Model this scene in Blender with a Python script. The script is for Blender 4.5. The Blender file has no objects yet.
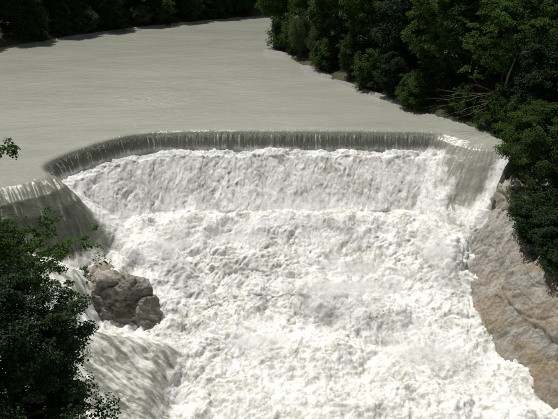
import bpy, math, random
import numpy as np
from mathutils import Vector

# ------------------------------------------------------------------ camera, sky, sun
scene = bpy.context.scene
C = scene.collection
PITCH = 26.0
CAM_H = 18.0
cam_d = bpy.data.cameras.new('camera')
cam = bpy.data.objects.new('camera', cam_d)
C.objects.link(cam)
cam.location = (0, 0, CAM_H)
cam.rotation_euler = (math.radians(90 - PITCH), 0, 0)
cam_d.sensor_width = 36
cam_d.lens = 36 * 560 / 558
cam_d.clip_start = 0.2
cam_d.clip_end = 6000
scene.camera = cam

SUN_EL, SUN_AZ = 63.0, 42.0            # azimuth: degrees left of the view direction (+Y)
world = bpy.data.worlds.new('World')
scene.world = world
world.use_nodes = True
wn = world.node_tree
wn.nodes.clear()
sky = wn.nodes.new('ShaderNodeTexSky')
sky.sky_type = 'NISHITA'
sky.sun_disc = False
sky.sun_elevation = math.radians(SUN_EL)
sky.sun_rotation = math.radians(-SUN_AZ)
sky.altitude = 800
bg = wn.nodes.new('ShaderNodeBackground')
bg.inputs['Strength'].default_value = 0.065
wo = wn.nodes.new('ShaderNodeOutputWorld')
hs = wn.nodes.new('ShaderNodeHueSaturation')
hs.inputs['Saturation'].default_value = 0.3
wn.links.new(sky.outputs[0], hs.inputs['Color'])
wn.links.new(hs.outputs[0], bg.inputs[0])
wn.links.new(bg.outputs[0], wo.inputs[0])
sun_d = bpy.data.lights.new('sun', 'SUN')
sun_d.energy = 4.5
sun_d.angle = math.radians(0.53)
sun_d.color = (1.0, 0.965, 0.91)
sun = bpy.data.objects.new('sun', sun_d)
C.objects.link(sun)
_az, _el = math.radians(SUN_AZ), math.radians(SUN_EL)
SUN = Vector((-math.sin(_az) * math.cos(_el), math.cos(_az) * math.cos(_el), math.sin(_el)))
sun.rotation_euler = SUN.to_track_quat('Z', 'Y').to_euler()
scene.view_settings.view_transform = 'Standard'
scene.view_settings.look = 'None'
scene.view_settings.exposure = 0.0
scene.view_settings.gamma = 1.0
scene.cycles.max_bounces = 6
scene.cycles.volume_bounces = 3

# ------------------------------------------------------------------ helpers
rng = np.random.default_rng(7)
_perm = np.random.default_rng(3).permutation(256).astype(np.int32)
_perm = np.concatenate([_perm, _perm, _perm])
_grad = np.random.default_rng(5).normal(size=(256, 3)).astype(np.float32)
_grad /= np.linalg.norm(_grad, axis=1)[:, None]

def perlin(x, y, z):
    x = np.asarray(x, np.float32); y = np.asarray(y, np.float32); z = np.asarray(z, np.float32)
    xi = np.floor(x).astype(np.int32); yi = np.floor(y).astype(np.int32); zi = np.floor(z).astype(np.int32)
    xf, yf, zf = x - xi, y - yi, z - zi
    u = xf * xf * xf * (xf * (xf * 6 - 15) + 10)
    v = yf * yf * yf * (yf * (yf * 6 - 15) + 10)
    w = zf * zf * zf * (zf * (zf * 6 - 15) + 10)
    xi &= 255; yi &= 255; zi &= 255
    out = 0
    for dx in (0, 1):
        px = _perm[(xi + dx) & 255]
        wx = u if dx else 1 - u
        for dy in (0, 1):
            pxy = _perm[px + ((yi + dy) & 255)]
            wy = v if dy else 1 - v
            for dz in (0, 1):
                g = _grad[_perm[pxy + ((zi + dz) & 255)]]
                wz = w if dz else 1 - w
                out = out + wx * wy * wz * (g[..., 0] * (xf - dx) + g[..., 1] * (yf - dy) + g[..., 2] * (zf - dz))
    return out * 1.5

def sstep(a, b, x):
    t = np.clip((x - a) / (b - a), 0, 1)
    return t * t * (3 - 2 * t)

def fbm(x, y, z, o=4, gain=0.5):
    s, a, f = 0, 1.0, 1.0
    for i in range(o):
        s = s + a * perlin(x * f + 17.3 * i, y * f - 9.1 * i, z * f + 4.7 * i)
        a *= gain; f *= 2.03
    return s

def mesh_np(name, V, F, smooth=True):
    """V (n,3), F (m,k) all faces with k corners"""
    me = bpy.data.meshes.new(name)
    V = np.ascontiguousarray(V, np.float32); F = np.ascontiguousarray(F, np.int32)
    m, k = F.shape
    me.vertices.add(len(V)); me.vertices.foreach_set('co', V.ravel())
    me.loops.add(m * k); me.loops.foreach_set('vertex_index', F.ravel())
    me.polygons.add(m)
    me.polygons.foreach_set('loop_start', np.arange(0, m * k, k, dtype=np.int32))
    me.polygons.foreach_set('use_smooth', np.full(m, smooth, dtype=bool))
    me.update(calc_edges=True)
    me.validate()
    return me

def grid_faces(nx, ny):
    i = np.arange(nx * ny).reshape(ny, nx)
    return np.stack([i[:-1, :-1], i[:-1, 1:], i[1:, 1:], i[1:, :-1]], -1).reshape(-1, 4)

def attr(me, name, vals):
    a = me.attributes.new(name, 'FLOAT', 'POINT')
    a.data.foreach_set('value', np.ascontiguousarray(vals, np.float32).ravel())

def link(name, me, mat=None, parent=None, **props):
    o = bpy.data.objects.new(name, me)
    C.objects.link(o)
    if me is not None and mat is not None and not me.materials:
        me.materials.append(mat)
    if parent: o.parent = parent
    for k, v in props.items():
        if v is not None: o[k] = v
    return o

def thing(name, label, cat, loc=(0, 0, 0), rz=0, scale=(1, 1, 1), group=None):
    o = link(name, None, label=label, category=cat, group=group)
    o.location = loc; o.rotation_euler = (0, 0, rz); o.scale = scale
    return o

class NT:
    def __init__(self, name):
        self.m = bpy.data.materials.new(name); self.m.use_nodes = True
        self.t = self.m.node_tree; self.t.nodes.clear()
        self.out = self.t.nodes.new('ShaderNodeOutputMaterial')
    def n(self, typ, _in=None, **kw):
        nd = self.t.nodes.new('ShaderNode' + typ)
        for k, v in kw.items(): setattr(nd, k, v)
        for k, v in (_in or {}).items():
            if isinstance(v, bpy.types.NodeSocket): self.t.links.new(v, nd.inputs[k])
            else: nd.inputs[k].default_value = v
        return nd
    def math(self, op, a, b=0.0, clamp=False):
        nd = self.n('Math', {0: a, 1: b}, operation=op); nd.use_clamp = clamp
        return nd.outputs[0]
    def ramp(self, f, stops):
        nd = self.n('ValToRGB', {0: f})
        el = nd.color_ramp.elements
        while len(el) < len(stops): el.new(0.5)
        for e, (p, c) in zip(el, stops):
            e.position = p; e.color = (*c, 1) if len(c) == 3 else c
        return nd.outputs[0]
    def mixc(self, f, a, b, blend='MIX'):
        nd = self.n('Mix', data_type='RGBA', blend_type=blend)
        for idx, v in ((0, f), (6, a), (7, b)):
            if isinstance(v, bpy.types.NodeSocket): self.t.links.new(v, nd.inputs[idx])
            else: nd.inputs[idx].default_value = v if idx == 0 else (*v, 1)
        return nd.outputs[2]
    def noise(self, vec, scale, detail=4, rough=0.55, dist=0.0):
        return self.n('TexNoise', {'Vector': vec, 'Scale': scale, 'Detail': detail, 'Roughness': rough, 'Distortion': dist}).outputs[0]

# ------------------------------------------------------------------ materials
def water_material():
    t = NT('silty_river_water')
    geo = t.n('NewGeometry').outputs['Position']
    foam = t.n('Attribute', attribute_name='foam').outputs['Fac']
    strk = t.n('Attribute', attribute_name='streak').outputs['Fac']
    thin = t.n('Attribute', attribute_name='thin').outputs['Fac']
    st = t.n('Mapping', {0: t.n('VectorMath', {0: geo, 1: t.n('VectorMath', {0: t.n('TexNoise', {'Vector': geo, 'Scale': 0.25, 'Detail': 3.0}).outputs['Color'], 1: (2.2, 2.2, 0)}, operation='MULTIPLY').outputs[0]}, operation='ADD').outputs[0], 'Scale': (0.8, 1.7, 1.0), 'Rotation': (0, 0, math.radians(12))}).outputs[0]
    big = t.ramp(t.noise(t.n('Mapping', {0: geo, 'Scale': (0.05, 0.16, 1)}).outputs[0], 1.0, 5, 0.6, 0.8), [(0.22, (0, 0, 0)), (0.78, (1, 1, 1))])
    col = t.mixc(t.math('MULTIPLY', big, 1.0), (0.258, 0.266, 0.220), (0.345, 0.353, 0.300))
    fine = t.noise(st, 2.6, 6, 0.68, 0.4)
    patch = t.ramp(t.noise(t.n('Mapping', {0: geo, 'Scale': (0.12, 0.3, 1)}).outputs[0], 1.0, 4, 0.6), [(0.4, (0.15,) * 3), (0.65, (1, 1, 1))])
    fleck = t.math('MULTIPLY', t.ramp(fine, [(0.50, (0, 0, 0)), (0.72, (1, 1, 1))]), patch)
    col = t.mixc(t.math('MULTIPLY', fleck, 0.55), col, (0.50, 0.51, 0.46))
    col = t.mixc(t.math('MULTIPLY', thin, 0.85), col, (0.125, 0.13, 0.095))  # dark tone of the thin sheet; on the side flow, silt and painted shade
    # a riffle of broken white wavelets over a shallow
    rd = t.n('VectorMath', {0: t.n('Mapping', {0: geo, 'Location': (16 / 9, -67.5 / 4.2, 0), 'Scale': (1 / 9, 1 / 4.2, 0)}).outputs[0]}, operation='LENGTH').outputs['Value']
    rm = t.n('MapRange', {0: rd, 1: 1.0, 2: 0.2}, interpolation_type='SMOOTHSTEP').outputs[0]
    rl = t.ramp(t.noise(t.n('Mapping', {0: geo, 'Scale': (0.9, 3.0, 1)}).outputs[0], 1.6, 6, 0.7, 0.6), [(0.55, (0, 0, 0)), (0.66, (1, 1, 1))])
    col = t.mixc(t.math('MULTIPLY', t.math('MULTIPLY', rm, rl), 0.75), col, (0.72, 0.72, 0.68))
    # foam mask: attribute broken up with two noises
    n1 = t.noise(geo, 5.5, 5, 0.65)
    n2 = t.noise(geo, 1.3, 4, 0.6)
    cw = t.math('SUBTRACT', 1.0, t.math('MULTIPLY', thin, 0.8))
    k = t.math('ADD', foam, t.math('MULTIPLY', t.math('MULTIPLY', t.math('SUBTRACT', n1, 0.5), 0.75), cw))
    k = t.math('ADD', k, t.math('MULTIPLY', t.math('MULTIPLY', t.math('SUBTRACT', n2, 0.5), 0.5), cw))
    k = t.math('ADD', k, strk)
    fm = t.n('MapRange', {0: k, 1: 0.25, 2: 0.75}, interpolation_type='SMOOTHSTEP').outputs[0]
    n4 = t.noise(t.n('Mapping', {0: geo, 'Scale': (1.5, 0.8, 0.8)}).outputs[0], 1.6, 7, 0.62, 0.5)
    n5 = t.noise(t.n('Mapping', {0: geo, 'Scale': (0.5, 0.35, 0.35)}).outputs[0], 1.0, 3)
    fk = t.math('ADD', n4, t.math('MULTIPLY', t.math('SUBTRACT', n5, 0.5), 0.5))
    fcol = t.ramp(fk, [(0.31, (0.50, 0.50, 0.43)), (0.43, (0.71, 0.71, 0.665)), (0.57, (0.88, 0.88, 0.87))])
    # lace of foam lines on the plunge pool
    sy_ = t.n('SeparateXYZ', {0: geo}).outputs[1]
    lw = t.n('VectorMath', {0: geo, 1: t.n('VectorMath', {0: t.n('TexNoise', {'Vector': geo, 'Scale': 0.9, 'Detail': 4.0}).outputs['Color'], 1: (1.6, 1.6, 0)}, operation='MULTIPLY').outputs[0]}, operation='ADD').outputs[0]
    ve = t.n('TexVoronoi', {'Vector': t.n('Mapping', {0: lw, 'Scale': (1, 1, 0)}).outputs[0], 'Scale': 1.1}, feature='DISTANCE_TO_EDGE').outputs['Distance']
    cell = t.ramp(t.math('ADD', ve, t.math('MULTIPLY', t.math('SUBTRACT', n1, 0.5), 0.3)), [(0.06, (0, 0, 0)), (0.30, (1, 1, 1))])
    pm = t.n('MapRange', {0: t.math('ADD', sy_, t.math('MULTIPLY', n5, 14.0)), 1: 44.5, 2: 39.0}, interpolation_type='SMOOTHSTEP').outputs[0]
    fcol = t.mixc(t.math('MULTIPLY', t.math('MULTIPLY', cell, pm), 0.5), fcol, (0.56, 0.57, 0.50))
    col = t.mixc(fm, col, fcol)
    rough = t.math('ADD', t.n('MapRange', {0: fm, 3: 0.12, 4: 0.85}).outputs[0], t.math('MULTIPLY', thin, 0.25), True)
    b1 = t.n('Bump', {'Strength': 0.55, 'Distance': 0.05, 'Height': fine}).outputs[0]
    b0 = t.n('Bump', {'Strength': 0.6, 'Distance': 0.16, 'Height': t.noise(st, 0.55, 3, 0.5, 0.5), 'Normal': b1}).outputs[0]
    fb = t.noise(geo, 5.0, 9, 0.78, 0.6)
    b2 = t.n('Bump', {'Strength': 0.7, 'Distance': 0.16, 'Height': fb}).outputs[0]
    nm = t.n('Mix', {0: fm, 4: b0, 5: b2}, data_type='VECTOR').outputs[1]
    p = t.n('BsdfPrincipled', {'Base Color': col, 'Roughness': rough, 'IOR': 1.33, 'Normal': nm,
         'Subsurface Weight': t.math('MULTIPLY', fm, 0.6), 'Subsurface Radius': (1.0, 1.0, 0.95), 'Subsurface Scale': 0.2})
    t.t.links.new(p.outputs[0], t.out.inputs[0])
    return t.m

def leaf_material(name, dark, light, trans=0.42):
    t = NT(name)
    a = t.n('Attribute', attribute_name='tint').outputs['Fac']
    r = t.n('ObjectInfo').outputs['Random']
    f = t.math('ADD', t.math('MULTIPLY', a, 0.65), t.math('MULTIPLY', r, 0.35))
    col = t.mixc(f, dark, light)
    d = t.n('BsdfPrincipled', {'Base Color': col, 'Roughness': 0.6, 'IOR': 1.35, 'Specular IOR Level': 0.3})
    tcol = t.mixc(0.35, col, (0.13, 0.2, 0.02))
    tr = t.n('BsdfTranslucent', {'Color': tcol})
    mx = t.n('MixShader', {0: trans, 1: d.outputs[0], 2: tr.outputs[0]})
    t.t.links.new(mx.outputs[0], t.out.inputs[0])
    return t.m

def bark_material(name, a, b):
    t = NT(name)
    co = t.n('TexCoord').outputs['Object']
    v = t.n('Mapping', {0: co, 'Scale': (6, 6, 1.5)}).outputs[0]
    n = t.noise(v, 2.0, 5)
    p = t.n('BsdfPrincipled', {'Base Color': t.mixc(n, a, b), 'Roughness': 0.9,
            'Normal': t.n('Bump', {'Strength': 0.6, 'Distance': 0.03, 'Height': n}).outputs[0]})
    t.t.links.new(p.outputs[0], t.out.inputs[0])
    return t.m

def rock_material(name, tones, strata=0.5, wet=None):
    t = NT(name)
    geo = t.n('NewGeometry').outputs['Position']
    v = t.n('Mapping', {0: geo, 'Rotation': (0.5, 0.5, -0.6), 'Scale': (0.3, 1.3, 0.8)}).outputs[0]
    n1 = t.noise(v, 0.7, 9, 0.72, 1.6)
    n2 = t.noise(geo, 0.33, 4, 0.55, 0.5)
    n3 = t.noise(geo, 5.0, 8, 0.75)
    ck = t.n('TexVoronoi', {'Vector': t.n('Mapping', {0: geo, 'Rotation': (0.4, 0.3, 0.5), 'Scale': (0.9, 2.0, 1.3)}).outputs[0], 'Scale': 0.8, 'Randomness': 1.0}, feature='DISTANCE_TO_EDGE').outputs['Distance']
    ckm = t.ramp(t.math('ADD', ck, t.math('MULTIPLY', t.math('SUBTRACT', n3, 0.5), 0.25)), [(0.0, (0, 0, 0)), (0.025, (1, 1, 1))])
    col = t.ramp(n1, [(0.30, tones[0]), (0.46, tones[1]), (0.56, tones[2]), (0.72, tones[3])])
    col = t.mixc(t.ramp(n2, [(0.42, (0, 0, 0)), (0.62, (1, 1, 1))]), col, tones[4], 'MIX') if strata else col
    if wet:
        sp = t.n('SeparateXYZ', {0: geo}).outputs
        gy = t.math('ADD', t.math('MULTIPLY', sp[1], 0.12), t.math('MULTIPLY', t.math('SUBTRACT', n2, 0.5), 3.0))
        gm = t.n('MapRange', {0: gy, 1: 4.6, 2: 5.5}).outputs[0]
        col = t.mixc(t.math('MULTIPLY', gm, 0.75), col, t.ramp(n1, [(0.3, (0.2, 0.2, 0.195)), (0.5, (0.40, 0.40, 0.39)), (0.68, (0.60, 0.60, 0.59))]))
    col2 = t.ramp(n1, [(0.30, tones[0]), (0.5, tones[4]), (0.75, tones[3])])
    col = t.mixc(0.25, col, col2)
    col = t.mixc(0.7, col, t.ramp(n3, [(0.3, (0.4, 0.39, 0.37)), (0.5, (0.95, 0.95, 0.95)), (0.7, (1, 1, 1))]), 'MULTIPLY')
    ht = t.math('ADD', t.math('ADD', t.math('MULTIPLY', n1, 1.0), t.math('MULTIPLY', n3, 0.6)), t.math('MULTIPLY', ckm, 0.08))
    p = t.n('BsdfPrincipled', {'Base Color': col, 'Roughness': 0.62,
            'Normal': t.n('Bump', {'Strength': 0.9, 'Distance': 0.16, 'Height': ht}).outputs[0]})
    t.t.links.new(p.outputs[0], t.out.inputs[0])
    return t.m

def ground_material():
    t = NT('bank_soil')
    geo = t.n('NewGeometry').outputs['Position']
    n = t.noise(geo, 0.8, 6, 0.65)
    n3 = t.noise(geo, 6, 5, 0.7)
    col = t.ramp(n, [(0.35, (0.03, 0.034, 0.016)), (0.6, (0.055, 0.06, 0.028)), (0.8, (0.085, 0.072, 0.05))])
    p = t.n('BsdfPrincipled', {'Base Color': col, 'Roughness': 0.95,
            'Normal': t.n('Bump', {'Strength': 0.8, 'Distance': 0.2, 'Height': n3}).outputs[0]})
    t.t.links.new(p.outputs[0], t.out.inputs[0])
    return t.m

def gravel_material():
    t = NT('river_gravel')
    geo = t.n('NewGeometry').outputs['Position']
    vo = t.n('TexVoronoi', {'Vector': geo, 'Scale': 4.5})
    n = t.noise(geo, 1.2, 5)
    col = t.mixc(n, (0.20, 0.195, 0.18), (0.32, 0.31, 0.29))
    col = t.mixc(0.4, col, t.ramp(vo.outputs['Distance'], [(0.0, (1, 1, 1)), (0.7, (0.35, 0.35, 0.35))]), 'MULTIPLY')
    p = t.n('BsdfPrincipled', {'Base Color': col, 'Roughness': 0.9,
            'Normal': t.n('Bump', {'Strength': 0.8, 'Distance': 0.08, 'Height': vo.outputs['Distance']}).outputs[0]})
    t.t.links.new(p.outputs[0], t.out.inputs[0])
    return t.m

M_WATER = water_material()
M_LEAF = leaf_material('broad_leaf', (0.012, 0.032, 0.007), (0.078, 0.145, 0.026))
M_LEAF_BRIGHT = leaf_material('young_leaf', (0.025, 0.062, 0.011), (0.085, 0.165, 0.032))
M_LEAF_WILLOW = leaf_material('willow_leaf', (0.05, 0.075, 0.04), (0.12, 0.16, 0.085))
M_LEAF_DARK = leaf_material('shade_leaf', (0.007, 0.019, 0.006), (0.022, 0.05, 0.012), 0.15)  # darker copy of the leaf green, shade put into the colour
M_BARK = bark_material('bark', (0.05, 0.04, 0.03), (0.12, 0.105, 0.085))
M_DEAD = bark_material('dead_wood', (0.11, 0.10, 0.08), (0.22, 0.20, 0.17))
M_ROCK_R = rock_material('wet_limestone', [(0.09, 0.086, 0.076), (0.25, 0.245, 0.225), (0.37, 0.365, 0.34), (0.54, 0.535, 0.51), (0.30, 0.235, 0.145)], wet=1)
M_ROCK_L = rock_material('brown_limestone', [(0.08, 0.075, 0.062), (0.30, 0.282, 0.24), (0.44, 0.415, 0.36), (0.60, 0.575, 0.51), (0.26, 0.225, 0.175)])
M_SOIL = ground_material()
M_GRAVEL = gravel_material()

# ------------------------------------------------------------------ plan of the river (metres)
RIGHT_BANK = [(24, -80), (22, 0), (21, 20), (18, 30), (17.5, 35), (17.2, 42), (20.3, 47), (22.6, 50.5), (21.8, 54.2),
              (17, 61), (12.6, 68), (8.9, 75), (5.6, 82), (3.3, 88.5), (0.6, 97), (-2.0, 106), (1, 116), (14, 124),
              (40, 131), (90, 140), (200, 150), (500, 160)]
LEFT_BANK = [(-22, -80), (-18, 0), (-16, 20), (-17, 28), (-19.5, 34), (-22.5, 39.5), (-31, 48), (-42, 66), (-50, 82), (-52.5, 98),
             (-48, 107), (-41, 116), (-34, 123.5), (-28.6, 129), (-18, 138), (-6, 148), (12, 156), (50, 166),
             (200, 180), (500, 190)]
def smooth_line(P, it=2):
    P = np.array(P, float)
    for _ in range(it):
        Q = [P[0]]
        for a, b in zip(P[:-1], P[1:]):
            Q += [a * .75 + b * .25, a * .25 + b * .75]
        Q.append(P[-1]); P = np.array(Q)
    return P
RB, LB = smooth_line(RIGHT_BANK, 1), smooth_line(LEFT_BANK, 1)
RIVER = np.concatenate([RB, LB[::-1]])

def dist_line(X, Y, P, closed=False):
    """distance, arclength and side sign of the nearest point on the polyline"""
    best = np.full(X.shape, 1e9); arc = np.zeros(X.shape); sd = np.zeros(X.shape)
    n = len(P); acc = 0
    for i in range(n if closed else n - 1):
        a, b = P[i], P[(i + 1) % n]
        d = b - a; L2 = (d ** 2).sum(); L = math.sqrt(L2)
        t = np.clip(((X - a[0]) * d[0] + (Y - a[1]) * d[1]) / L2, 0, 1)
        ex, ey = X - a[0] - t * d[0], Y - a[1] - t * d[1]
        q = ex * ex + ey * ey
        m = q < best
        best = np.where(m, q, best); arc = np.where(m, acc + t * L, arc)
        sd = np.where(m, d[0] * ey - d[1] * ex, sd); acc += L
    return np.sqrt(best), arc, np.sign(sd)

def inside(X, Y, P):
    r = np.zeros(X.shape, bool)
    n = len(P)
    for i in range(n):
        (x0, y0), (x1, y1) = P[i], P[(i + 1) % n]
        if y0 == y1: continue
        c = ((y0 > Y) != (y1 > Y)) & (X < (x1 - x0) * (Y - y0) / (y1 - y0) + x0)
        r ^= c
    return r

# ------------------------------------------------------------------ ground: one sheet to the horizon
def ground_height(X, Y):
    d, _, _ = dist_line(X, Y, RIVER, True)
    ins = inside(X, Y, RIVER)
    s = np.where(ins, -d, d)
    gorge = sstep(50, 42, Y)                       # below the weir the river runs in a gorge
    hill = 0.28 * np.clip(s - 4, 0, 60) + 0.35 * np.clip(s - 40, 0, 400) + 2.0 * fbm(X * .05, Y * .05, 0 * X, 3)* sstep(4, 30, s)
    bank_up = np.interp(s, [-6, -1, 0, 1.2, 4, 10], [-2.0, -0.7, -0.05, 0.35, 0.9, 1.8])
    go_l = np.interp(s, [-3, -0.5, 1.5, 4.0, 6, 10], [-14.5, -13.5, -8.0, -3.0, -0.5, 1.6])
    go_r = np.interp(s, [-3, -0.5, 3.0, 6.0, 9, 12, 15], [-14.5, -13.8, -12.0, -9.5, -6.0, -3.0, 0.0])
    rr = sstep(0, 4, X)
    bank_go = go_l * (1 - rr) + go_r * rr
    rough = fbm(X * .35, Y * .35, 0 * X, 4) * 0.5 * sstep(0.8, 4, s)
    z = bank_up * (1 - gorge) + bank_go * gorge + hill * (1 - .6 * gorge * rr) + rough
    z = np.where(ins & (Y < 62), np.minimum(z, -1.0 - 13 * sstep(.2, 1.5, d) * sstep(61, 58, Y)), z)
    return z
def axis(knots):
    out = []
    for a, b, st in knots: out.append(np.arange(a, b, st))
    return np.concatenate(out + [[knots[-1][1]]])
gx = axis([(-3000, -400, 130), (-400, -80, 12), (-80, -28, 2), (-28, 30, 0.6), (30, 80, 2), (80, 400, 12), (400, 3000, 130)])
gy = axis([(-3000, -400, 130), (-400, -40, 12), (-40, 16, 2), (16, 62, 0.6), (62, 160, 1.5), (160, 400, 8), (400, 3000, 130)])
X, Y = np.meshgrid(gx, gy)
Z = ground_height(X, Y)
link('ground', mesh_np('ground', np.stack([X, Y, Z], -1).reshape(-1, 3), grid_faces(len(gx), len(gy))), M_SOIL, kind='structure')

# ------------------------------------------------------------------ the falls: fine water mesh
CREST = smooth_line([(-27, 38.0), (-24.5, 39.6), (-22.3, 41.2), (-20.2, 42.6), (-19.3, 44.0), (-20.9, 45.7), (-20.6, 47.6), (-19.3, 50.0), (-17.4, 52.6), (-15.0, 54.7),
         (-12.0, 55.6), (-6, 55.9), (4, 55.9), (12, 55.7), (16.2, 55.4), (17.5, 54.0), (19.6, 51.8), (23.5, 50.3), (30, 50)], 2)
STEP = 0.072
fx = np.arange(-34, 30.01, STEP); fy = np.arange(22, 60.001, STEP)
X, Y = np.meshgrid(fx, fy)
D, S, side = dist_line(X, Y, CREST)
D = -D * side                                      # positive downstream
D = D + 0.10 * perlin(X * .8, Y * 0.3, 0 * X)
D = D + (.9 * perlin(X * .14, Y * .2, 0 * X + 8) + .45 * perlin(X * .5, Y * .5, 0 * X + 8)) * sstep(3.5, 8, D)
def prof(pts, D): return np.interp(D, [p[0] for p in pts], [p[1] for p in pts])
main = prof([(-3, 0), (-1, -.02), (-.35, -.08), (0, -.22), (.3, -.6), (.55, -1.1), (.8, -1.95), (1.1, -2.0), (1.8, -2.3), (6.0, -6.45), (6.9, -6.75), (8.2, -7.0), (10, -8.0), (12.6, -9.5), (15, -10.5), (18, -10.9), (40, -11.3)], D)
slide = prof([(-3, 0), (-2.2, -.02), (-1.2, -.09), (-.2, -.24), (.6, -.5), (1.5, -1.0), (2.4, -2.2), (3.4, -4.0), (4.2, -5.5), (5.2, -6.6), (6.4, -7.2), (9, -8.0), (14, -10.0), (18, -10.9), (40, -11.3)], D)
chute = prof([(-3, 0), (-1.2, -.08), (-.4, -.25), (.5, -.75), (1.6, -1.9), (3.2, -4.2), (4.2, -5.3), (8, -7.6), (12, -9.6), (16, -10.6), (22, -11), (40, -11.3)], D)
_l = 44.9 - .42 * (X + 19.0) + .5 * perlin(X * .6, Y * .6, 0 * X) - Y
wl = sstep(-.5, .9, _l) * sstep(-10.0, -13.5, X)    # left slide
wr = sstep(15.2, 17.4, X + .9 * perlin(X * .5, Y * .7, 0 * X + 12) + .5 * perlin(X * 2, Y * 1.2, 0 * X + 12))
Zb = main * (1 - wl) * (1 - wr) + slide * wl + chute * wr * (1 - wl)
# the side flow that comes round behind the boulder and bulges into the pool
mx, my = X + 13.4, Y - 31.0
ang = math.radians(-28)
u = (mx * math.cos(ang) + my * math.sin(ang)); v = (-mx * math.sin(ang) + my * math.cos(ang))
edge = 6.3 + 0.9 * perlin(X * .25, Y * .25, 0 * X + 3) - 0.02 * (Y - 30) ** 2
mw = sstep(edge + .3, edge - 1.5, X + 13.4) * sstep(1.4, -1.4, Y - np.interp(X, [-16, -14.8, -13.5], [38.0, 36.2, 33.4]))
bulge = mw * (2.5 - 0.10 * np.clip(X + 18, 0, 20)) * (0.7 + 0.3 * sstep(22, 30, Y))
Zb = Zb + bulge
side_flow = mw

foam = sstep(0.55, 0.9, D)
foam = foam * (1 - wl) + wl * sstep(3.9, 4.9, D + .9 * perlin(X * .5, Y * .5, 0 * X))
foam_r = sstep(-1.2, 1.5, (D - .5 - 0.85 * np.clip(22.0 - X, 0, 9)) * 1.0 + 0.8 * perlin(X * .9, Y * .25, 0 * X))
foam_r = np.maximum(foam_r, .26 * sstep(-.3, 1.0, D))
foam = foam * (1 - wr) + wr * foam_r
smooth_side = side_flow * 0.64
foam = foam * (1 - smooth_side)

# normals of the base form
gzy, gzx = np.gradient(Zb, STEP, STEP)
nl = np.sqrt(1 + gzx ** 2 + gzy ** 2)
NX, NY, NZ = -gzx / nl, -gzy / nl, 1 / nl
lip = np.clip(1 - np.abs(D - 0.35) / 0.8, 0, 1)
turb = np.clip(foam, 0, 1)
big = perlin(X * .16, Y * .16, Zb * .16)
A = 0 * X
wx = X + 0.5 * perlin(X * .7, Y * .7, Zb * .7); wy = Y + 0.5 * perlin(X * .7 + 9, Y * .7, Zb * .7)
steep = sstep(.45, .8, np.hypot(gzx, gzy))
wx = wx + 0.16 * perlin(X * 2.6, Y * 2.6, Zb * 2.6 + 3); wy = wy + 0.16 * perlin(X * 2.6 + 9, Y * 2.6, Zb * 2.6)
for f, a in ((0.22, .38), (0.42, .30), (1.05, .17), (2.3, .09), (4.6, .06)):
    A = A + a * (np.abs(perlin(wx * f, wy * f * .8, Zb * f * .7 + f)) * 2 - .45)
for f, a in ((0.7, .16), (1.5, .10), (3.1, .075), (5.9, .055), (9.5, .035)):
    A = A + a * perlin(wx * f + 31, wy * f, Zb * f + 2 * f)
# on the steep faces the lumps are drawn out down the fall
B = 0 * X
for f, a in ((0.5, .22), (1.2, .17), (2.6, .13), (5.2, .08), (9.5, .04)):
    B = B + a * .95 * (perlin(wx * f * 1.15 + 13, D * f * .48, Zb * 0 + f) + .5 * (np.abs(perlin(wx * f + 3, D * f * .4, 0 * X + f)) * 2 - .45))
stp = .75 * sstep(.45, .8, np.hypot(gzx, gzy)) * sstep(14.5, 12.5, D)
A = A * (1 - stp) + B * stp
calm = 0.65 + 0.35 * sstep(-.5, .4, perlin(X * .12 + 5, Y * .15, 0 * X))
steep = 0 * X
pool_gain = 0.75 + 0.4 * sstep(7, 12, D)
A = A * turb * calm * pool_gain * (1 - .8 * side_flow)
# long swells and boils in the pool
A = A + turb * (1 - side_flow) * sstep(7, 13, D) * 0.6 * perlin(X * .22, Y * .3, 0 * X + 2)
# splash wall where each step lands
for dd, hh, ww in ((7.2, .65, .9), (14.5, .4, 2.0)):
    dq = D + 0.9 * perlin(X * .3, 0 * X + dd, 0 * X)
    A = A + turb * (1 - wr) * (1 - side_flow) * hh * np.exp(-((dq - dd) / ww) ** 2) * (0.6 + perlin(X * .5, dd + 0 * X, 0 * X))
# ribs of the glassy falling sheet
rib = perlin(S * 3.2, D * .35, 0 * X) + .6 * perlin(S * 7.5, D * .6, 0 * X + 3)
A = A + lip * (1 - turb) * 0.12 * (1 - .85 * wr) * (1 - .8 * wl) * sstep(-.15, .45, D) * rib
slide_zone = (wl + wr) * sstep(-.3, 1.0, D) * (1 - turb)
A = A + slide_zone * (.30 * wl * perlin(X * 1.1 + Y * .8, (.6 * X - .8 * Y) * .22, 0 * X) + .14 * wl * perlin(X * 3.2 + Y * 2.4, (.6 * X - .8 * Y) * .5, 0 * X) + 0.06 * perlin(S * 1.5, D * .22, 0 * X) + .04 * perlin(S * 4.2, D * .5, 0 * X + 7) + .03 * perlin(S * 8, D * 1.2, 0 * X + 7))
# side flow ridges running with the current
fl = side_flow * (0.50 * perlin(u * .16, v * .55, 0 * X + 4) + .16 * perlin(u * .7, v * 2.2, 0 * X + 4) + .07 * perlin(u * 2, v * 5, 0 * X))
A = A + fl
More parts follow.
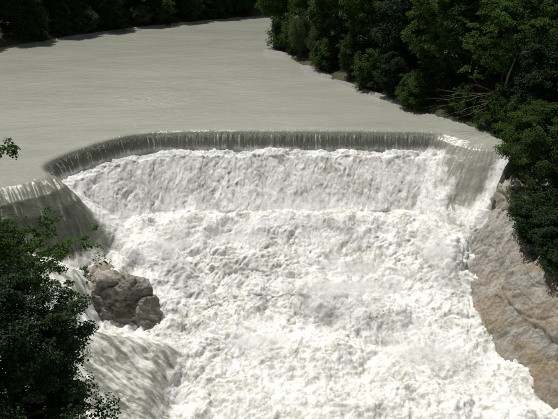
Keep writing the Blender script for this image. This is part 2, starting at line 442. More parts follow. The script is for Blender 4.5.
# faint waves above the lip
# the jet that runs down along the right rock
jet_x = np.interp(Y, [38, 42, 45, 47, 49, 50.5], [12.5, 14.6, 16.8, 18.9, 20.8, 22.0])
jet = np.exp(-((X - jet_x) / 1.15) ** 2) * sstep(50.8, 48.5, Y) * sstep(37, 42, Y)
A = A + jet * turb * (.32 + .35 * perlin(X * 1.2, Y * .6, 0 * X + 40))
V = np.stack([X + NX * A, Y + NY * A, Zb + NZ * A], -1).reshape(-1, 3)
streak = lip * (1 - .95 * wl) * (1 - .8 * wr) * sstep(-.2, .3, D) * (1 - turb) * (0.62 * perlin(S * 5.0, D * .5, 0 * X + 9) + .6 * perlin(S * 11, D * .8, 0 * X) + .5 * perlin(S * 8, D * 5, 0 * X) + .16)
streak = streak + slide_zone * sstep(.4, 2.2, D) * ((.10 + 0.55 * perlin(X * 2.4 + Y * 1.8, (.6 * X - .8 * Y) * .3, 0 * X + 9) + .35 * perlin(X * 6.4 + Y * 4.8, (.6 * X - .8 * Y) * .8, 0 * X + 9)) * wl + (0.5 * perlin(S * 2.6, D * .35, 0 * X + 9) + .3 * perlin(S * 6, D * .5, 0 * X + 19)) * wr + .30 * perlin(S * 9, D * 1.3, 0 * X))
crest_dots = np.clip(1 - np.abs(D + .1) / .28, 0, 1) * sstep(.05, .5, perlin(S * 5.3, D * 2, 0 * X + 21) + .5 * perlin(S * .6, 0 * X, 0 * X + 2)) * .55
crest_dots *= sstep(-15.5, -12.5, X)
streak = streak + crest_dots * (1 - wr)
holes = turb * (-0.40 * sstep(.12, .5, perlin(X * .55, Y * .55, Zb * .55 + 20)) * sstep(.0, .4, perlin(X * 1.7, Y * 1.7, Zb + 20) + .25))
creases = turb * -0.12 * sstep(.10, -.12, A)
streak = streak + holes + creases + side_flow * (.06 + .34 * perlin(u * .22, v * 1.1, 0 * X + 14) + .34 * perlin(u * .5, v * 3.2, 0 * X + 4) + .30 * perlin(u * 1.1, v * 7.5, 0 * X + 4))
streak = streak - 0.55 * turb * np.exp(-((X + 15.6) / 1.6) ** 2 - ((Y - 42.6) / 1.8) ** 2)
thin = sstep(-.35, .25, D) * (1 - turb) * (1 - .75 * wr) * (1 - .2 * wl) * (1 - .55 * sstep(-16, -11, X)) * (1 - .65 * side_flow) + .5 * side_flow  # side flow darkened too: silty water plus the near tree's shade painted in
foam_at = np.clip(foam, 0, 1) * 1.0
foam_at = np.where(foam_at > .99, 1.0, foam_at)
F = grid_faces(len(fx), len(fy))
# drop the cells buried deep in the banks
dR, _, _ = dist_line(X, Y, RIVER, True)
keep = (inside(X, Y, RIVER) | (dR < np.where((X > 10) & (Y > 44), 1.0, 3.5))).reshape(-1)
F = F[keep[F].all(1)]
used = np.zeros(len(V), bool); used[F] = True
idx = np.cumsum(used) - 1
me = mesh_np('waterfall', V[used], idx[F])
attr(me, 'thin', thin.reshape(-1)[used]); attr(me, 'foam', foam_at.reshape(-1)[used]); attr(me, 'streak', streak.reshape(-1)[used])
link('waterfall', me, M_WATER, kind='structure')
ZB, XX, YY, AA, FOAM, DD = Zb, X, Y, A, turb, D

def falls_z(x, y):
    i = np.clip(((y - fy[0]) / STEP).astype(int), 0, len(fy) - 1); j = np.clip(((x - fx[0]) / STEP).astype(int), 0, len(fx) - 1)
    return (ZB + AA * NZ)[i, j]

# upper river and lower pool: wide sheets that meet the falls mesh
def sheet(name, xs, ys, zval):
    X, Y = np.meshgrid(xs, ys)
    me = mesh_np(name, np.stack([X, Y, 0 * X + zval], -1).reshape(-1, 3), grid_faces(len(xs), len(ys)))
    n = X.size
    attr(me, 'thin', np.zeros(n)); attr(me, 'foam', np.zeros(n) if zval > -5 else np.ones(n)); attr(me, 'streak', np.zeros(n))
    return link(name, me, M_WATER, kind='structure')
y_top = float(fy[-1])
sheet('river', np.linspace(-70, 520, 60), np.concatenate([[y_top], np.arange(64, 210, 8)]), 0.0)
sheet('river_side', np.linspace(-70, float(fx[0]), 8), np.linspace(46, y_top, 4), 0.0)
sheet('lower_pool', np.linspace(-34, 30, 20), np.linspace(-80, 22.0, 20), -11.0)

# ------------------------------------------------------------------ spray: thousands of thrown drops above the foam
def drops(name, P, R, mat, **kw):
    n = len(P)
    o = np.array([[1, 0, 0], [-1, 0, 0], [0, 1, 0], [0, -1, 0], [0, 0, 1], [0, 0, -1]], float)
    f = np.array([[0, 2, 4], [2, 1, 4], [1, 3, 4], [3, 0, 4], [2, 0, 5], [1, 2, 5], [3, 1, 5], [0, 3, 5]])
    V = (P[:, None, :] + o[None] * R[:, None, :]).reshape(-1, 3)
    F = (f[None] + 6 * np.arange(n)[:, None, None]).reshape(-1, 3)
    return link(name, mesh_np(name, V, F, True), mat, **kw)
t = NT('white_spray')
p = t.n('BsdfPrincipled', {'Base Color': (.86, .86, .85, 1), 'Roughness': .6})
t.t.links.new(p.outputs[0], t.out.inputs[0])
M_SPRAY = t.m
cand = np.flatnonzero((turb > .8).ravel())
wgt = (np.exp(-((D.ravel()[cand] - 7.2) / 1.6) ** 2) + np.exp(-((D.ravel()[cand] - 15.5) / 2.5) ** 2) + np.exp(-((D.ravel()[cand] - 1.2) / .5) ** 2) * 1.6 + .15)
wgt *= sstep(-.1, .6, perlin(X.ravel()[cand] * .5, Y.ravel()[cand] * .5, 0 * cand) + .2) + .05
pick = rng.choice(cand, 45000, p=wgt / wgt.sum())
P = V[pick] + rng.normal(0, .05, (len(pick), 3)); P[:, 2] += rng.exponential(.13, len(pick))
R = rng.uniform(.008, .026, (len(pick), 1)) * np.array([[1, 1, 1.3]])
lipc = np.flatnonzero(((np.abs(D - .1) < .35) & (X > -20) & (X < 17)).ravel())
pk = rng.choice(lipc, 2600)
P2 = V[pk] + rng.normal(0, .03, (len(pk), 3)); P2[:, 2] += rng.exponential(.09, len(pk)) + .03
R2 = rng.uniform(.006, .014, (len(pk), 1)) * np.array([[1, 1, 5]])
drops('water_spray', np.concatenate([P, P2]), np.concatenate([R, R2]), M_SPRAY, kind='stuff',
      label='white drops thrown up along the lip and over the foaming steps')

# ------------------------------------------------------------------ rocks
def noise3(V, f, seed=0.0): return perlin(V[:, 0] * f + seed, V[:, 1] * f + seed * .7, V[:, 2] * f - seed)

def facets(Pt, n, tilt, off, seed):
    """blocky break-up: every nearest-seed cell gets its own offset and tilt"""
    q = np.random.default_rng(seed)
    P = Pt.reshape(-1, Pt.shape[-1]); lo, hi = P.min(0), P.max(0)
    c = q.uniform(lo, hi, (n, P.shape[1])); tl = q.normal(0, tilt, (n, P.shape[1])); of = q.normal(0, off, n)
    best = np.full(len(P), 1e9); k = np.zeros(len(P), int)
    for i in range(n):
        dd = ((P - c[i]) ** 2).sum(1); m = dd < best; best[m] = dd[m]; k[m] = i
    return (of[k] + (tl[k] * (P - c[k])).sum(1)).reshape(Pt.shape[:-1])

def boulder_mesh(name, size, planes, seed, amp=.22, sub=6):
    bpy_me = bpy.data.meshes.new('tmp')
    import bmesh
    bm = bmesh.new(); bmesh.ops.create_icosphere(bm, subdivisions=sub, radius=1); bm.to_mesh(bpy_me); bm.free()
    n = len(bpy_me.vertices); V = np.empty(n * 3, np.float32); bpy_me.vertices.foreach_get('co', V); V = V.reshape(-1, 3)
    F = np.empty(len(bpy_me.polygons) * 3, np.int32); bpy_me.polygons.foreach_get('vertices', F); F = F.reshape(-1, 3)
    bpy.data.meshes.remove(bpy_me)
    N = V.copy()
    r = np.full(n, 1.25)
    q = np.random.default_rng(int(seed * 100))
    for _ in range(34):
        w = q.normal(size=3); w /= np.linalg.norm(w); planes = list(planes) + [(w[0], w[1], w[2], q.uniform(.72, .95))]
    for (px, py, pz, d) in planes:
        nn = np.array([px, py, pz], float); nn /= np.linalg.norm(nn)
        c = N @ nn
        r = np.where(c > .05, np.minimum(r, d / np.maximum(c, .05)), r)
    V = N * r[:, None] * np.array(size)
    strat = V[:, 2] * 1.0 + V[:, 0] * .45 + V[:, 1] * .2 + .3 * noise3(V, .6, 3)
    ledge = np.abs(((strat * 1.7) % 1) - .5) - .25
    d = amp * (.6 * (np.abs(noise3(V, .8, seed)) - .25) + .25 * noise3(V, 1.8, seed) + .5 * (np.abs(noise3(V, 3.2, seed)) - .2) + .28 * noise3(V, 9, seed)) + .16 * amp / .22 * ledge
    W = V + .25 * np.stack([noise3(V, 1.1, 5), noise3(V, 1.1, 8), noise3(V, 1.1, 11)], 1)
    d = d * .8 + amp * (facets(W * np.array([1, 1, 1.4]), 18, .6, .16, int(seed * 10)) + facets(W, 300, .35, .08, int(seed * 10) + 1))
    return mesh_np(name, V + N * d[:, None], F)

bl = thing('boulder', 'brown craggy boulder standing in the foam beside the leafy branches', 'rock', (-13.4, 37.2, -8.2))
link('rock_body', boulder_mesh('boulder_left', (3.9, 2.9, 2.75),
     [(-.15, .2, 1, .80), (-.85, -.35, .8, .62), (-.25, -.9, .55, .66), (.75, -.65, .35, .72), (1, .1, .3, .92), (.6, .5, .8, .78), (.05, -.35, 1, .80), (-1, .1, .2, .9)], 2.2, .36), M_ROCK_L, bl)
b2 = link('boulder', boulder_mesh('boulder_small', (1.9, 1.5, 1.6), [(0, 0, 1, .8), (-.6, -.5, .7, .7), (.7, -.6, .4, .8)], 7.7, .28, 5), M_ROCK_L,
          label='dark knobbly rock half under leaves at the back of the brown boulder', category='rock')
b2.location = (-15.0, 39.3, -7.8)

# the rock shoulder on the right: inclined slabs rising out of the pool
ny_, nu_ = 330, 260
ty = np.linspace(23, 51.5, ny_); tu = np.linspace(-1.5, 11, nu_)
U, TY = np.meshgrid(tu, ty)
basex = np.interp(TY, [23, 27, 30.7, 34, 38, 42, 44.5, 47, 49.5, 52], [22.0, 19.6, 17.8, 16.7, 15.6, 15.9, 16.8, 18.7, 21.2, 22.9])
basez = np.interp(TY, [23, 30, 40, 44, 47, 49.5, 51.5], [-11.8, -11.6, -11.2, -9.2, -6.8, -3.6, -1.2])
rise = np.interp(U, [-1.5, 0, 1.2, 3, 6, 8, 11], [-2.6, 0, 2.1, 4.3, 7.2, 9.0, 10.6])
topz = np.interp(TY, [23, 30, 36, 42, 47, 51.5], [-3.6, -3.0, -4.2, -4.4, -2.0, .9])
RX = basex + U; RZ = basez + rise
RZ = topz - np.log1p(np.exp((topz - RZ) * .9)) / .9
# broad facets (folded strata) and small breaks
sx = TY * .62 + U * .18; sy = U * .62 - TY * .12
wob = np.stack([sx + .5 * perlin(sx * .8, sy * .8, 0 * sx), 1.7 * sy + .5 * perlin(sx * .8, sy * .8, 0 * sx + 7)], -1)
def soft(a, n):
    for _ in range(n):
        p = np.pad(a, 1, mode='edge')
        a = (p[:-2, 1:-1] + p[2:, 1:-1] + p[1:-1, :-2] + p[1:-1, 2:] + 2 * a) / 6
    return a
facet = .9 * (np.abs(perlin(sx * .14, sy * .17, RZ * .1)) - .2) + soft(facets(wob, 14, .07, .07, 3), 6) + .28 * soft(facets(wob, 90, .28, .08, 4), 2) + .32 * soft(facets(wob, 700, .35, .05, 5), 2) \
    + .10 * (np.abs(perlin(RX * 1.3, TY * 1.3, RZ * 1.3)) - .2) + .10 * (np.abs(perlin(RX * 3.1, TY * 3.1, RZ * 3.1)) - .2) + .07 * perlin(RX * 7, TY * 7, RZ * 7)
crack = -.12 * sstep(.05, 0, np.abs(perlin(sx * .33 + 5, sy * .5, 0 * sx + 1)))
h = (facet + crack) * sstep(-.4, 1.1, U) * 1.15
RV = np.stack([RX - .62 * h, TY - .1 * h, RZ + .75 * h], -1).reshape(-1, 3)
rk = thing('rock_outcrop', 'large pale brown and grey rock shoulder sloping into the foam under the right bank trees', 'rock', (0, 0, 0))
link('rock_slab', mesh_np('rock_slab', RV, grid_faces(nu_, ny_)), M_ROCK_R, rk)

# dark left abutment rock at the edge of the slide
ab = link('rock', boulder_mesh('abutment', (3.6, 3.6, 4.6), [(0, 0, 1, .8), (.9, -.2, .1, .8), (.4, -.8, .3, .8)], 4.4, .3, 5), M_ROCK_L,
          label='shaded dark rock at the left edge holding back the smooth slide of water', category='rock')
ab.location = (-24.2, 36.3, -2.6)

rr_ = link('rock', boulder_mesh('chute_rock', (1.9, 2.6, 3.4), [(0, 0, 1, .85), (-.9, -.2, .3, .75), (-.3, -.9, .4, .8)], 6.1, .28, 5), M_ROCK_L,
          label='brown rock beside the top of the white chute under the overhanging tree', category='rock')
rr_.location = (21.5, 46.9, -4.6)

# gravel bars on the right bank
def bar(name, pts, w, label):
    V, Fc = [], []
    P = smooth_line(pts, 2); n = len(P); k = 13
    for i, p in enumerate(P):
        a = P[max(i - 1, 0)]; b = P[min(i + 1, n - 1)]; d = b - a; d /= np.linalg.norm(d); nn = np.array([-d[1], d[0]])
        e = math.sin(math.pi * i / (n - 1)) ** .6
        for j in range(k):
            q = (j / (k - 1) - .5) * 2
            V.append((p[0] + nn[0] * q * w * e, p[1] + nn[1] * q * w * e, -.12 + .42 * e * (1 - q * q)))
    V = np.array(V); V[:, 2] += .07 * perlin(V[:, 0] * 2, V[:, 1] * 2, 0 * V[:, 0])
    me = mesh_np(name, V, grid_faces(k, n))
    link(name, me, M_GRAVEL, kind='structure')
bar('gravel_bank', [(-2.6, 101.5), (.2, 97.5), (2.5, 93.5)], 1.9, '')
bar('gravel_bank', [(4.0, 88.2), (5.6, 83.2), (8.0, 78.8)], 2.1, '')
bar('gravel_bank', [(7.6, 78.8), (9.9, 74.3), (12.8, 68.8), (15.0, 65.5)], .9, '')
bar('gravel_bank', [(-46, 109.5), (-38, 119.5), (-30, 127.7), (-19, 137), (-9, 145.6)], .55, '')

# ------------------------------------------------------------------ trees
def tube(pts, radii, sides=7):
    V, Fc = [], []
    pts = [Vector(p) for p in pts]
    for i, p in enumerate(pts):
        d = (pts[min(i + 1, len(pts) - 1)] - pts[max(i - 1, 0)]).normalized()
        a = d.orthogonal().normalized(); b = d.cross(a)
        for j in range(sides):
            an = 2 * math.pi * j / sides
            V.append(p + (a * math.cos(an) + b * math.sin(an)) * radii[i])
    for i in range(len(pts) - 1):
        for j in range(sides):
            k = (j + 1) % sides
            Fc.append((i * sides + j, i * sides + k, (i + 1) * sides + k, (i + 1) * sides + j))
    return np.array(V), np.array(Fc)

def join_tubes(ts):
    V, F, o = [], [], 0
    for v, f in ts:
        V.append(v); F.append(f + o); o += len(v)
    return np.concatenate(V), np.concatenate(F)

def leaves(P, N, size, r, aspect=.6, fold=.18):
    """one 6-vertex pointed leaf (4 triangles' worth as 2 quads) per point"""
    n = len(P)
    N = N / np.linalg.norm(N, axis=1)[:, None]
    ref = r.normal(size=(n, 3)); T = ref - (ref * N).sum(1)[:, None] * N; T /= np.linalg.norm(T, axis=1)[:, None]
    B = np.cross(N, T)
    s = size * r.uniform(.65, 1.35, n)[:, None]
    T, B, Nn = T * s, B * s * aspect, N * s * fold
    mid0 = P - T * .5; mid1 = P + T * .5
    V = np.stack([mid0, P + B * .5 + Nn - T * .05, mid1, P - B * .5 + Nn - T * .05], 1).reshape(-1, 3)
    i = np.arange(n)[:, None] * 4
    F = np.concatenate([i + np.array([0, 1, 2]), i + np.array([0, 2, 3])], 0)
    return V, F

def make_crown(name, r, H, Rx, cz, Rz, nclump, nleaf, leaf, clump=(.55, 1.0), flat=.5, lump=.28, mat=None, aspect=.6, z_bias=0.0):
    """leaf clumps spread through an uneven ellipsoid; returns mesh and clump centres"""
    d = r.normal(size=(nclump, 3)); d /= np.linalg.norm(d, axis=1)[:, None]
    d[:, 2] = d[:, 2] * .9 + z_bias; d /= np.linalg.norm(d, axis=1)[:, None]
    sd = r.uniform(0, 50)
    rad = r.uniform(.30, 1.0, nclump) ** .42 * (1 + lump * 1.6 * perlin(d[:, 0] * 1.9 + sd, d[:, 1] * 1.9, d[:, 2] * 1.9 + sd))
    c = d * rad[:, None] * np.array([Rx, Rx, Rz]) + np.array([0, 0, cz])
    k = np.repeat(np.arange(nclump), nleaf)
    n = len(k)
    cr = r.uniform(*clump, nclump)
    q = r.normal(size=(n, 3)); q /= np.linalg.norm(q, axis=1)[:, None]
    q *= (r.uniform(.1, 1, n) ** .5)[:, None]
    # each clump a drooping flattened spray
    tilt = r.normal(0, .35, (nclump, 2))
    off = q * cr[k][:, None] * np.array([1, 1, flat])
    off[:, 2] += tilt[k, 0] * off[:, 0] + tilt[k, 1] * off[:, 1] - .18 * (off[:, 0] ** 2 + off[:, 1] ** 2) / cr[k]
    P = c[k] + off
    N = q * .7 + d[k] * .5 + np.array([0, 0, .9]) + r.normal(0, .45, (n, 3))
    V, F = leaves(P, N, leaf, r, aspect)
    me = mesh_np(name, V, F, False)
    tint = np.clip(r.uniform(0, 1, nclump)[k] * .5 + r.uniform(0, 1, n) * .5, 0, 1)
    attr(me, 'tint', np.repeat(tint, 4))
    me.materials.append(mat)
    return me, c

def make_trunk(name, r, H, c, base_r, mat=None, lean=(0, 0), nl=34):
    top = Vector((lean[0] * H, lean[1] * H, H * .86))
    pts = [Vector((0, 0, -.6)), Vector((0, 0, 0))]
    for i in range(1, 9):
        q = i / 8
        pts.append(Vector((lean[0] * H * q + r.normal(0, .12), lean[1] * H * q + r.normal(0, .12), H * .86 * q)))
    rad = [base_r * 1.35] + [base_r * (1 - .9 * i / 8) for i in range(9)]
    ts = [tube(pts, rad, 9)]
    sel = c[r.permutation(len(c))[:nl]]
    for p in sel:
        tz = max(.12 * H, min(H * .82, p[2] - .35 * np.hypot(p[0], p[1]) - .3))
        q = tz / (H * .86)
        a = pts[1].lerp(top, q); b = Vector(p)
        m = a.lerp(b, .5) + Vector((r.normal(0, .15), r.normal(0, .15), .10 * (b - a).length))
        br = base_r * (1 - .85 * q) * .42
        ts.append(tube([a, a.lerp(m, .5), m, m.lerp(b, .5), b], [br, br * .8, br * .6, br * .4, br * .15], 5))
    V, F = join_tubes(ts)
    me = mesh_np(name, V, F); me.materials.append(mat or M_BARK)
    return me

KINDS = {}
def kind(key, seed, H, Rx, cz, Rz, nclump, nleaf, leaf, br, mat, **kw):
    r = np.random.default_rng(seed)
    cm, c = make_crown(key + '_crown', r, H, Rx, cz, Rz, nclump, nleaf, leaf, mat=mat, **kw)
    KINDS[key] = (make_trunk(key + '_trunk', r, H, c, br), cm)
kind('round', 11, 15, 4.8, 8.4, 6.6, 330, 95, .30, .30, M_LEAF, clump=(.7, 1.25))
kind('tall', 12, 18, 4.2, 10.0, 7.8, 330, 95, .28, .32, M_LEAF, clump=(.6, 1.2), lump=.4)
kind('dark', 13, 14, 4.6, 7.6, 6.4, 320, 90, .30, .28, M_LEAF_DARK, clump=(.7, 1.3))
kind('layer', 14, 13, 5.0, 8.0, 4.8, 230, 110, .24, .20, M_LEAF_BRIGHT, clump=(.6, 1.2), flat=.22, lump=.5)
kind('willow', 15, 6, 1.9, 3.2, 2.9, 150, 110, .16, .10, M_LEAF_WILLOW, clump=(.35, .6), flat=1.2, aspect=.3)
kind('bush', 16, 5, 2.7, 2.3, 2.6, 230, 80, .22, .10, M_LEAF, clump=(.3, .85), lump=.6, flat=.6)
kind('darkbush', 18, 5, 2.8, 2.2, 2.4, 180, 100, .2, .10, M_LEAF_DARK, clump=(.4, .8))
kind('rockbush', 19, 5, 2.9, 2.6, 2.0, 150, 70, .24, .10, M_LEAF_BRIGHT, clump=(.3, .8), lump=.6, flat=.5)
kind('bushb', 17, 4, 2.4, 1.9, 2.0, 140, 90, .20, .08, M_LEAF_WILLOW, clump=(.45, .9))

def ground_z(x, y):
    return float(ground_height(np.array([[float(x)]]), np.array([[float(y)]]))[0, 0])

def plant(key, name, cat, label, x, y, s=1.0, sz=None, rz=0.0, z=None, group=None, lean=None):
    tm, cm = KINDS[key]
    z = ground_z(x, y) - .1 if z is None else z
    o = thing(name, label, cat, (x, y, z), rz, (s, s, sz or s), group)
    if lean: o.rotation_euler = (lean[0], lean[1], rz)
    link('trunk', tm, None, o)
    link('crown', cm, None, o, kind='stuff')
    return o

R_ = random.Random(5)
# right bank, from the far point towards the weir
G1 = 'trees along the right bank'
RBT = [
 ('round', 'leafy dark tree at the tip of the right bank point overhanging the river bend', 1.2, 107.5, 1.05),
 ('tall', 'tall tree standing just behind the tree on the bank point', 6.0, 111, 1.05),
 ('tall', 'slim tree behind the grey green willow shrub', 6.0, 97, .85),
 ('round', 'broad full tree over the far end of the longer gravel bank', 9.4, 88, .95),
 ('round', 'dense round tree right behind the longer gravel bank', 13.4, 79.5, .9),
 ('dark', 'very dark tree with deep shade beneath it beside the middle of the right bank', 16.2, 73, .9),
 ('tall', 'tall dark tree behind the bank where the shade falls on the water', 19.0, 66.5, .85),
 ('layer', 'spreading tree with thin layered lighter leaves above the bare dead branches', 24.0, 60.5, .95),
 ('layer', 'second light layered tree uphill of the bare dead branches', 30.5, 64.5, 1.05),
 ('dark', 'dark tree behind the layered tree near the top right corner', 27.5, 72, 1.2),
 ('tall', 'tall tree in the top right corner above the hanging dark tree', 34.5, 56.5, .95),
 ('tall', 'slender tree filling the gap between the layered tree and the dark tree beside it', 22.6, 66.0, .8),
 ('dark', 'low dark tree crowding the slope behind the bare dead branches', 26.0, 55.5, .62),
]
for i, (k, lab, x, y, s) in enumerate(RBT):
    plant(k, 'broadleaf_tree', 'tree', lab, x, y, s, rz=R_.uniform(0, 6.28), group=G1)
plant('willow', 'willow_shrub', 'shrub', 'grey green upright willow shrub at the water between the two gravel banks', 3.6, 93.2, 1.12, rz=1)
plant('willow', 'willow_shrub', 'shrub', 'narrower willow shrub just right of the taller grey green one', 6.2, 88.6, .9, rz=3)
plant('bush', 'bank_shrub', 'shrub', 'low leafy bush at the foot of the tree on the bank point', 1.0, 102.0, 1.1, rz=2)
plant('bush', 'bank_shrub', 'shrub', 'rounded leafy bush between the point and the willow shrubs', 3.2, 97.0, .95, rz=4)
for x, y, k, sc, lab in (
    (6.9, 84.2, 'bush', .8, 'round bush at the upper end of the longer gravel bank'),
    (9.9, 78.0, 'tall', .36, 'bush crowding the middle of the longer gravel bank'),
    (12.0, 72.8, 'bush', .9, 'overhanging bush at the lower end of the pale gravel near the deep shade'),
    (13.9, 68.6, 'dark', .38, 'dark bush whose leaves hang to the shaded water edge'),
    (15.8, 64.6, 'bush', .75, 'small bush hanging low over the dark water edge near the dead branches'),
    
    (20.2, 60.2, 'bush', .6, 'little dark bush under the dead branches'),
    (23.0, 55.2, 'bush', .8, 'shadowed bush on the slope behind the dead branches'),
    (24.2, 51.8, 'bush', .75, 'dark bush on the bank corner beside the right end of the weir')):
    plant(k, 'bank_shrub', 'shrub', lab, x, y, sc, rz=R_.uniform(0, 6.28))

# wood behind the right bank
for x, y, k in ((14, 101, 'tall'), (18, 92, 'dark'), (24, 86, 'round'), (14, 112, 'dark'), (24, 100, 'tall'), (34, 78, 'round'), (38, 90, 'tall'),
                (44, 70, 'dark'), (42, 58, 'round'), (34, 50, 'dark'), (44, 46, 'tall'), (28, 112, 'round'), (36, 40, 'round'), (50, 84, 'dark'), (33, 30, 'tall'), (60, 62, 'tall')):
    plant(k, 'wood_tree', 'tree', 'shaded tree deep in the wood behind the front row of the right bank', x, y, R_.uniform(.95, 1.2), rz=R_.uniform(0, 6.28), group='trees deep in the right wood')

# far left bank: front shrubs then trees
FB = [(-56.5, 106.0, 'dark', .95, 'black green tree on the far bank cut by the left edge of the picture'),
      (-57, 98.5, 'dark', .95, 'tree on the far bank outside the left edge'),
      (-50, 111.5, 'dark', 1.0, 'black green tree at the far left edge of the far bank'),
      (-43.8, 119.5, 'dark', .95, 'second dark tree from the left on the far bank'),
      (-37.2, 126, 'round', .8, 'dark rounded tree left of the sunlit bush on the far bank'),
      (-31.5, 134, 'dark', .9, 'dark tree behind the sunlit bush on the far bank'),
      (-24, 140.5, 'round', .85, 'tree behind the rounded mid green bush of the far bank'),
      (-16, 147, 'dark', .95, 'dark tree right of the centre of the far bank row'),
      (-8.5, 153, 'round', .9, 'dark tree on the far bank close left of the river bend'),
      (0, 158, 'dark', .95, 'tree on the far bank seen just left of the right bank point')]
for x, y, k, s, lab in FB:
    plant(k, 'far_bank_tree', 'tree', lab, x, y, s, rz=R_.uniform(0, 6.28), group='trees along the far bank')
FS = [(-39.5, 120.5, 'bushb', 1.15, 'soft green bush left of the dark gap on the far bank'),
      (-35.4, 124.6, 'bush', 1.1, 'bush leaning to the water on the far bank left of the bare spot'),
      (-30.4, 129.6, 'bushb', 1.0, 'pale bush beside the little bare spot of the far bank'),
      (-26.4, 133.2, 'bush', 1.25, 'wide rounded bush on the far bank below the mid green tree'),
      (-20.6, 138.6, 'bush', 1.2, 'bush third from the right on the far bank waterline'),
      (-14.8, 143.6, 'bush', 1.2, 'bush second from the right on the far bank waterline'),
      (-9.4, 148.2, 'bush', 1.15, 'bush nearest the river bend on the far bank waterline'),
      (-47.2, 111.5, 'bush', 1.1, 'low dark bush at the water at the far left of the far bank'),
      (-43.6, 116.2, 'bush', .9, 'low dark bush beside the shadowed left stretch of far bank')]
for x, y, k, s, lab in FS:
    plant(k, 'far_bank_bush', 'shrub', lab, x, y, s, rz=R_.uniform(0, 6.28), group='bushes along the far bank')
for i in range(16):
    q = i / 15
    x = -62 + 78 * q + R_.uniform(-2, 2); y = 124 + 48 * q + R_.uniform(-2, 3)
    plant(R_.choice(['round', 'dark', 'tall']), 'far_wood_tree', 'tree', 'dark tree deep in the wood behind the far bank row', x, y, R_.uniform(.95, 1.25), rz=R_.uniform(0, 6.28), group='trees deep in the far wood')

# the evergreen-like tree hanging over the right rock
r = np.random.default_rng(31)
cmA, cA = make_crown('hanging_crown', r, 11, 4.7, 3.6, 5.6, 300, 150, .17, clump=(.5, 1.05), flat=.28, lump=.35, mat=M_LEAF)
ht = thing('overhanging_tree', 'dark green tree with layered drooping sprays hanging over the top of the right rock', 'tree', (25.2, 47.6, -2.9))
link('trunk', make_trunk('hanging_trunk', r, 11, cA, .22), None, ht)
link('crown', cmA, None, ht, kind='stuff')
cmB, cB = make_crown('low_crown', r, 4, 2.1, .9, 1.0, 60, 130, .16, clump=(.45, .85), flat=.3, lump=.35, mat=M_LEAF_BRIGHT)
plant('darkbush', 'bank_bush', 'shrub', 'dark shrub in shade on the left abutment beside the smooth slide of water', -21.8, 36.4, .85, rz=2.4, z=-4.2)
lb = thing('leafy_bush', 'bright sunlit leafy bush at the upper end of the right rock', 'shrub', (22.6, 44.6, -3.6))
link('stem', make_trunk('low_stem', r, 2.2, cB, .07, nl=14), None, lb)
link('crown', cmB, None, lb, kind='stuff')
plant('dark', 'broadleaf_tree', 'tree', 'black shaded tree at the right edge behind the rock shoulder', 30.0, 41.0, .72, rz=2.0, z=-3.5)
plant('darkbush', 'shaded_shrub', 'shrub', 'black leafy shrub in deep shade right of the grey top of the rock shoulder', 21.9, 41.6, .85, rz=1.0, z=-4.9)
plant('darkbush', 'shaded_shrub', 'shrub', 'black leafy shrub at the right edge in deep shade below the overhanging tree', 22.3, 39.0, .9, rz=2.4, z=-5.2)
plant('darkbush', 'shaded_shrub', 'shrub', 'black leafy shrub at the right edge above the brown part of the rock shoulder', 22.3, 36.6, .75, rz=4.4, z=-5.3)
plant('layer', 'sapling', 'tree', 'thin leaning young tree whose crown joins the overhanging tree above the rock shoulder', 27.0, 44.5, .6, rz=2.4, z=-3.0)

# dead branches reaching over the water
def dead_branch(root, tip, r0, rs, sag=.3):
    a, b = Vector(root), Vector(tip)
    pts, rad = [], []
    for i in range(9):
        q = i / 8
        p = a.lerp(b, q); p.z -= sag * math.sin(math.pi * q) * .8
        p += Vector((rs.normal(0, .07), rs.normal(0, .07), rs.normal(0, .09)))
        pts.append(p); rad.append(r0 * (1 - .85 * q))
    return pts, rad
rs = np.random.default_rng(9)
dt = thing('dead_tree', 'bare grey fallen branches reaching out over the dark water edge', 'dead tree', (22.8, 56.6, 3.6))
V, F = tube([(-.2, 0.3, -2.2), (0, 0, -1), (.1, -.2, .2), (.3, 0, 1.8), (1.0, .4, 4.0)], [.26, .22, .17, .12, .05], 9)
link('trunk', mesh_np('dead_trunk', V, F), M_DEAD, dt)
for tip, ro in (((-5.9, -1.4, -1.2), .085), ((-5.2, -2.6, -1.7), .08), ((-6.6, .2, -.7), .075), ((-4.6, -3.4, -2.0), .065), ((-5.6, 1.6, .1), .07),
                ((-4.0, -4.0, -1.5), .06), ((4.8, -1.2, .7), .07), ((-3.4, .6, 1.9), .06), ((1.8, -3.6, -.6), .06)):
    tip = (tip[0] * 1.15, tip[1] * .7 - .3, tip[2] + .1)
    pts, rad = dead_branch((0, -.1, rs.uniform(-.6, .8)), tip, ro * .5, rs)
    ts = [tube(pts, rad, 6)]
    for k in range(4):
        j = int(rs.integers(3, 8)); a = pts[j]
        b = a + (pts[8] - pts[0]).normalized() * rs.uniform(.6, 1.6) + Vector((rs.normal(0, .4), rs.normal(0, .5), rs.normal(.1, .35)))
        ts.append(tube([a, a.lerp(b, .5) + Vector((0, 0, .06)), b], [rad[j] * .6, rad[j] * .4, .008], 5))
    V, F = join_tubes(ts)
    link('branch', mesh_np('dead_branch', V, F), M_DEAD, dt)

# ------------------------------------------------------------------ left foreground
r = np.random.default_rng(41)
# big crown low in the corner
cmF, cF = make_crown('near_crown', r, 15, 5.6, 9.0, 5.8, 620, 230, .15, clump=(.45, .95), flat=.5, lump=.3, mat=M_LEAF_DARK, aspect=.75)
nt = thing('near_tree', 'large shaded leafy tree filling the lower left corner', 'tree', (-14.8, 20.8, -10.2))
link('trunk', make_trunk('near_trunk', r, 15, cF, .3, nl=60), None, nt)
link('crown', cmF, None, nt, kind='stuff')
plant('rockbush', 'rock_bush', 'shrub', 'green leafy bush growing against the left side of the craggy boulder', -16.3, 38.6, .6, rz=2.0, z=-9.0)
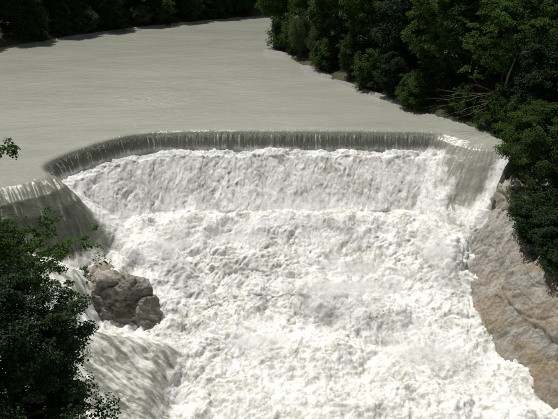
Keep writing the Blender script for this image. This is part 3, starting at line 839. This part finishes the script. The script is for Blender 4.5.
# sunlit sapling whose leaves stand against the foam
cmS, cS = make_crown('sapling_crown', r, 9, 2.7, 7.2, 2.3, 120, 60, .135, clump=(.25, .6), flat=.45, lump=.7, mat=M_LEAF_BRIGHT, aspect=.8)
sp = thing('sapling', 'sunlit young tree with loose bright leaves against the foam above the dark corner tree', 'tree', (-13.3, 26.0, -4.8))
link('trunk', make_trunk('sapling_trunk', r, 9, cS, .12, nl=60), None, sp)
link('crown', cmS, None, sp, kind='stuff')
# tall tree just outside the left edge, one limb reaching into view
plant('tall', 'bank_tree', 'tree', 'leafy tree at the left edge with one twig reaching over the calm water', -21.0, 25.2, 1.05, z=-.5, rz=.5)
plant('round', 'bank_tree', 'tree', 'shaded tree on the left bank beside the near corner tree', -24.0, 17.5, 1.15, z=-1.5, rz=2.5)
cmT, cT = make_crown('twig_crown', r, 2, 1.0, 0, .6, 14, 45, .13, clump=(.2, .4), flat=.4, lump=.3, mat=M_LEAF_BRIGHT, aspect=.8)
bpar = [o for o in C.objects if o.name == 'bank_tree'][0]
inv = Vector((-14.9, 27.2, 7.7)) - bpar.location
inv.rotate(bpar.rotation_euler.to_matrix().inverted())
tw = link('twig_leaves', cmT, None, bpar, kind='stuff'); tw.location = inv
V, F = tube([(.2, 0, 9.5), inv.lerp(Vector((.2, 0, 9.5)), .5) + Vector((0, 0, .4)), inv], [.09, .05, .015], 6)
link('limb', mesh_np('limb', V, F), M_BARK, bpar)

# ------------------------------------------------------------------ mist hanging over the landing water
t = NT('fine_mist')
co = t.n('TexCoord').outputs['Object']
ln = t.n('VectorMath', {0: co}, operation='LENGTH').outputs['Value']
nz = t.noise(co, 1.6, 4, 0.6)
fall = t.n('MapRange', {0: ln, 1: 1.0, 2: 0.15, 3: 0.0, 4: 1.0}, interpolation_type='SMOOTHSTEP').outputs[0]
den = t.math('MULTIPLY', t.math('MULTIPLY', fall, t.n('MapRange', {0: nz, 1: .42, 2: .66}).outputs[0]), 0.8)
pv = t.n('VolumePrincipled', {'Color': (.97, .97, .97, 1), 'Density': den, 'Anisotropy': .2})
t.t.links.new(pv.outputs[0], t.out.inputs['Volume'])
M_MIST = t.m
import bmesh
_m = bpy.data.meshes.new('mist'); _b = bmesh.new(); bmesh.ops.create_icosphere(_b, subdivisions=3, radius=1.0); _b.to_mesh(_m); _b.free()
for (x, y, z, a, b, c) in ((5.5, 39.5, -8.0, 7.5, 3.4, 2.0), (-9.5, 43.0, -6.0, 3.5, 3.0, 1.6), (2.0, 49.0, -5.2, 9.0, 1.8, 1.1), (14.0, 43.0, -6.6, 2.6, 4.0, 1.7), (-4.0, 44.5, -6.2, 4.2, 2.4, 1.4), (11.0, 33.5, -10.0, 5.5, 3.2, 1.3), (-1.5, 35.0, -10.0, 5.0, 2.6, 1.2)):
    o = link('mist', _m, M_MIST, kind='stuff')
    o.location = (x, y, z); o.scale = (a, b, c)
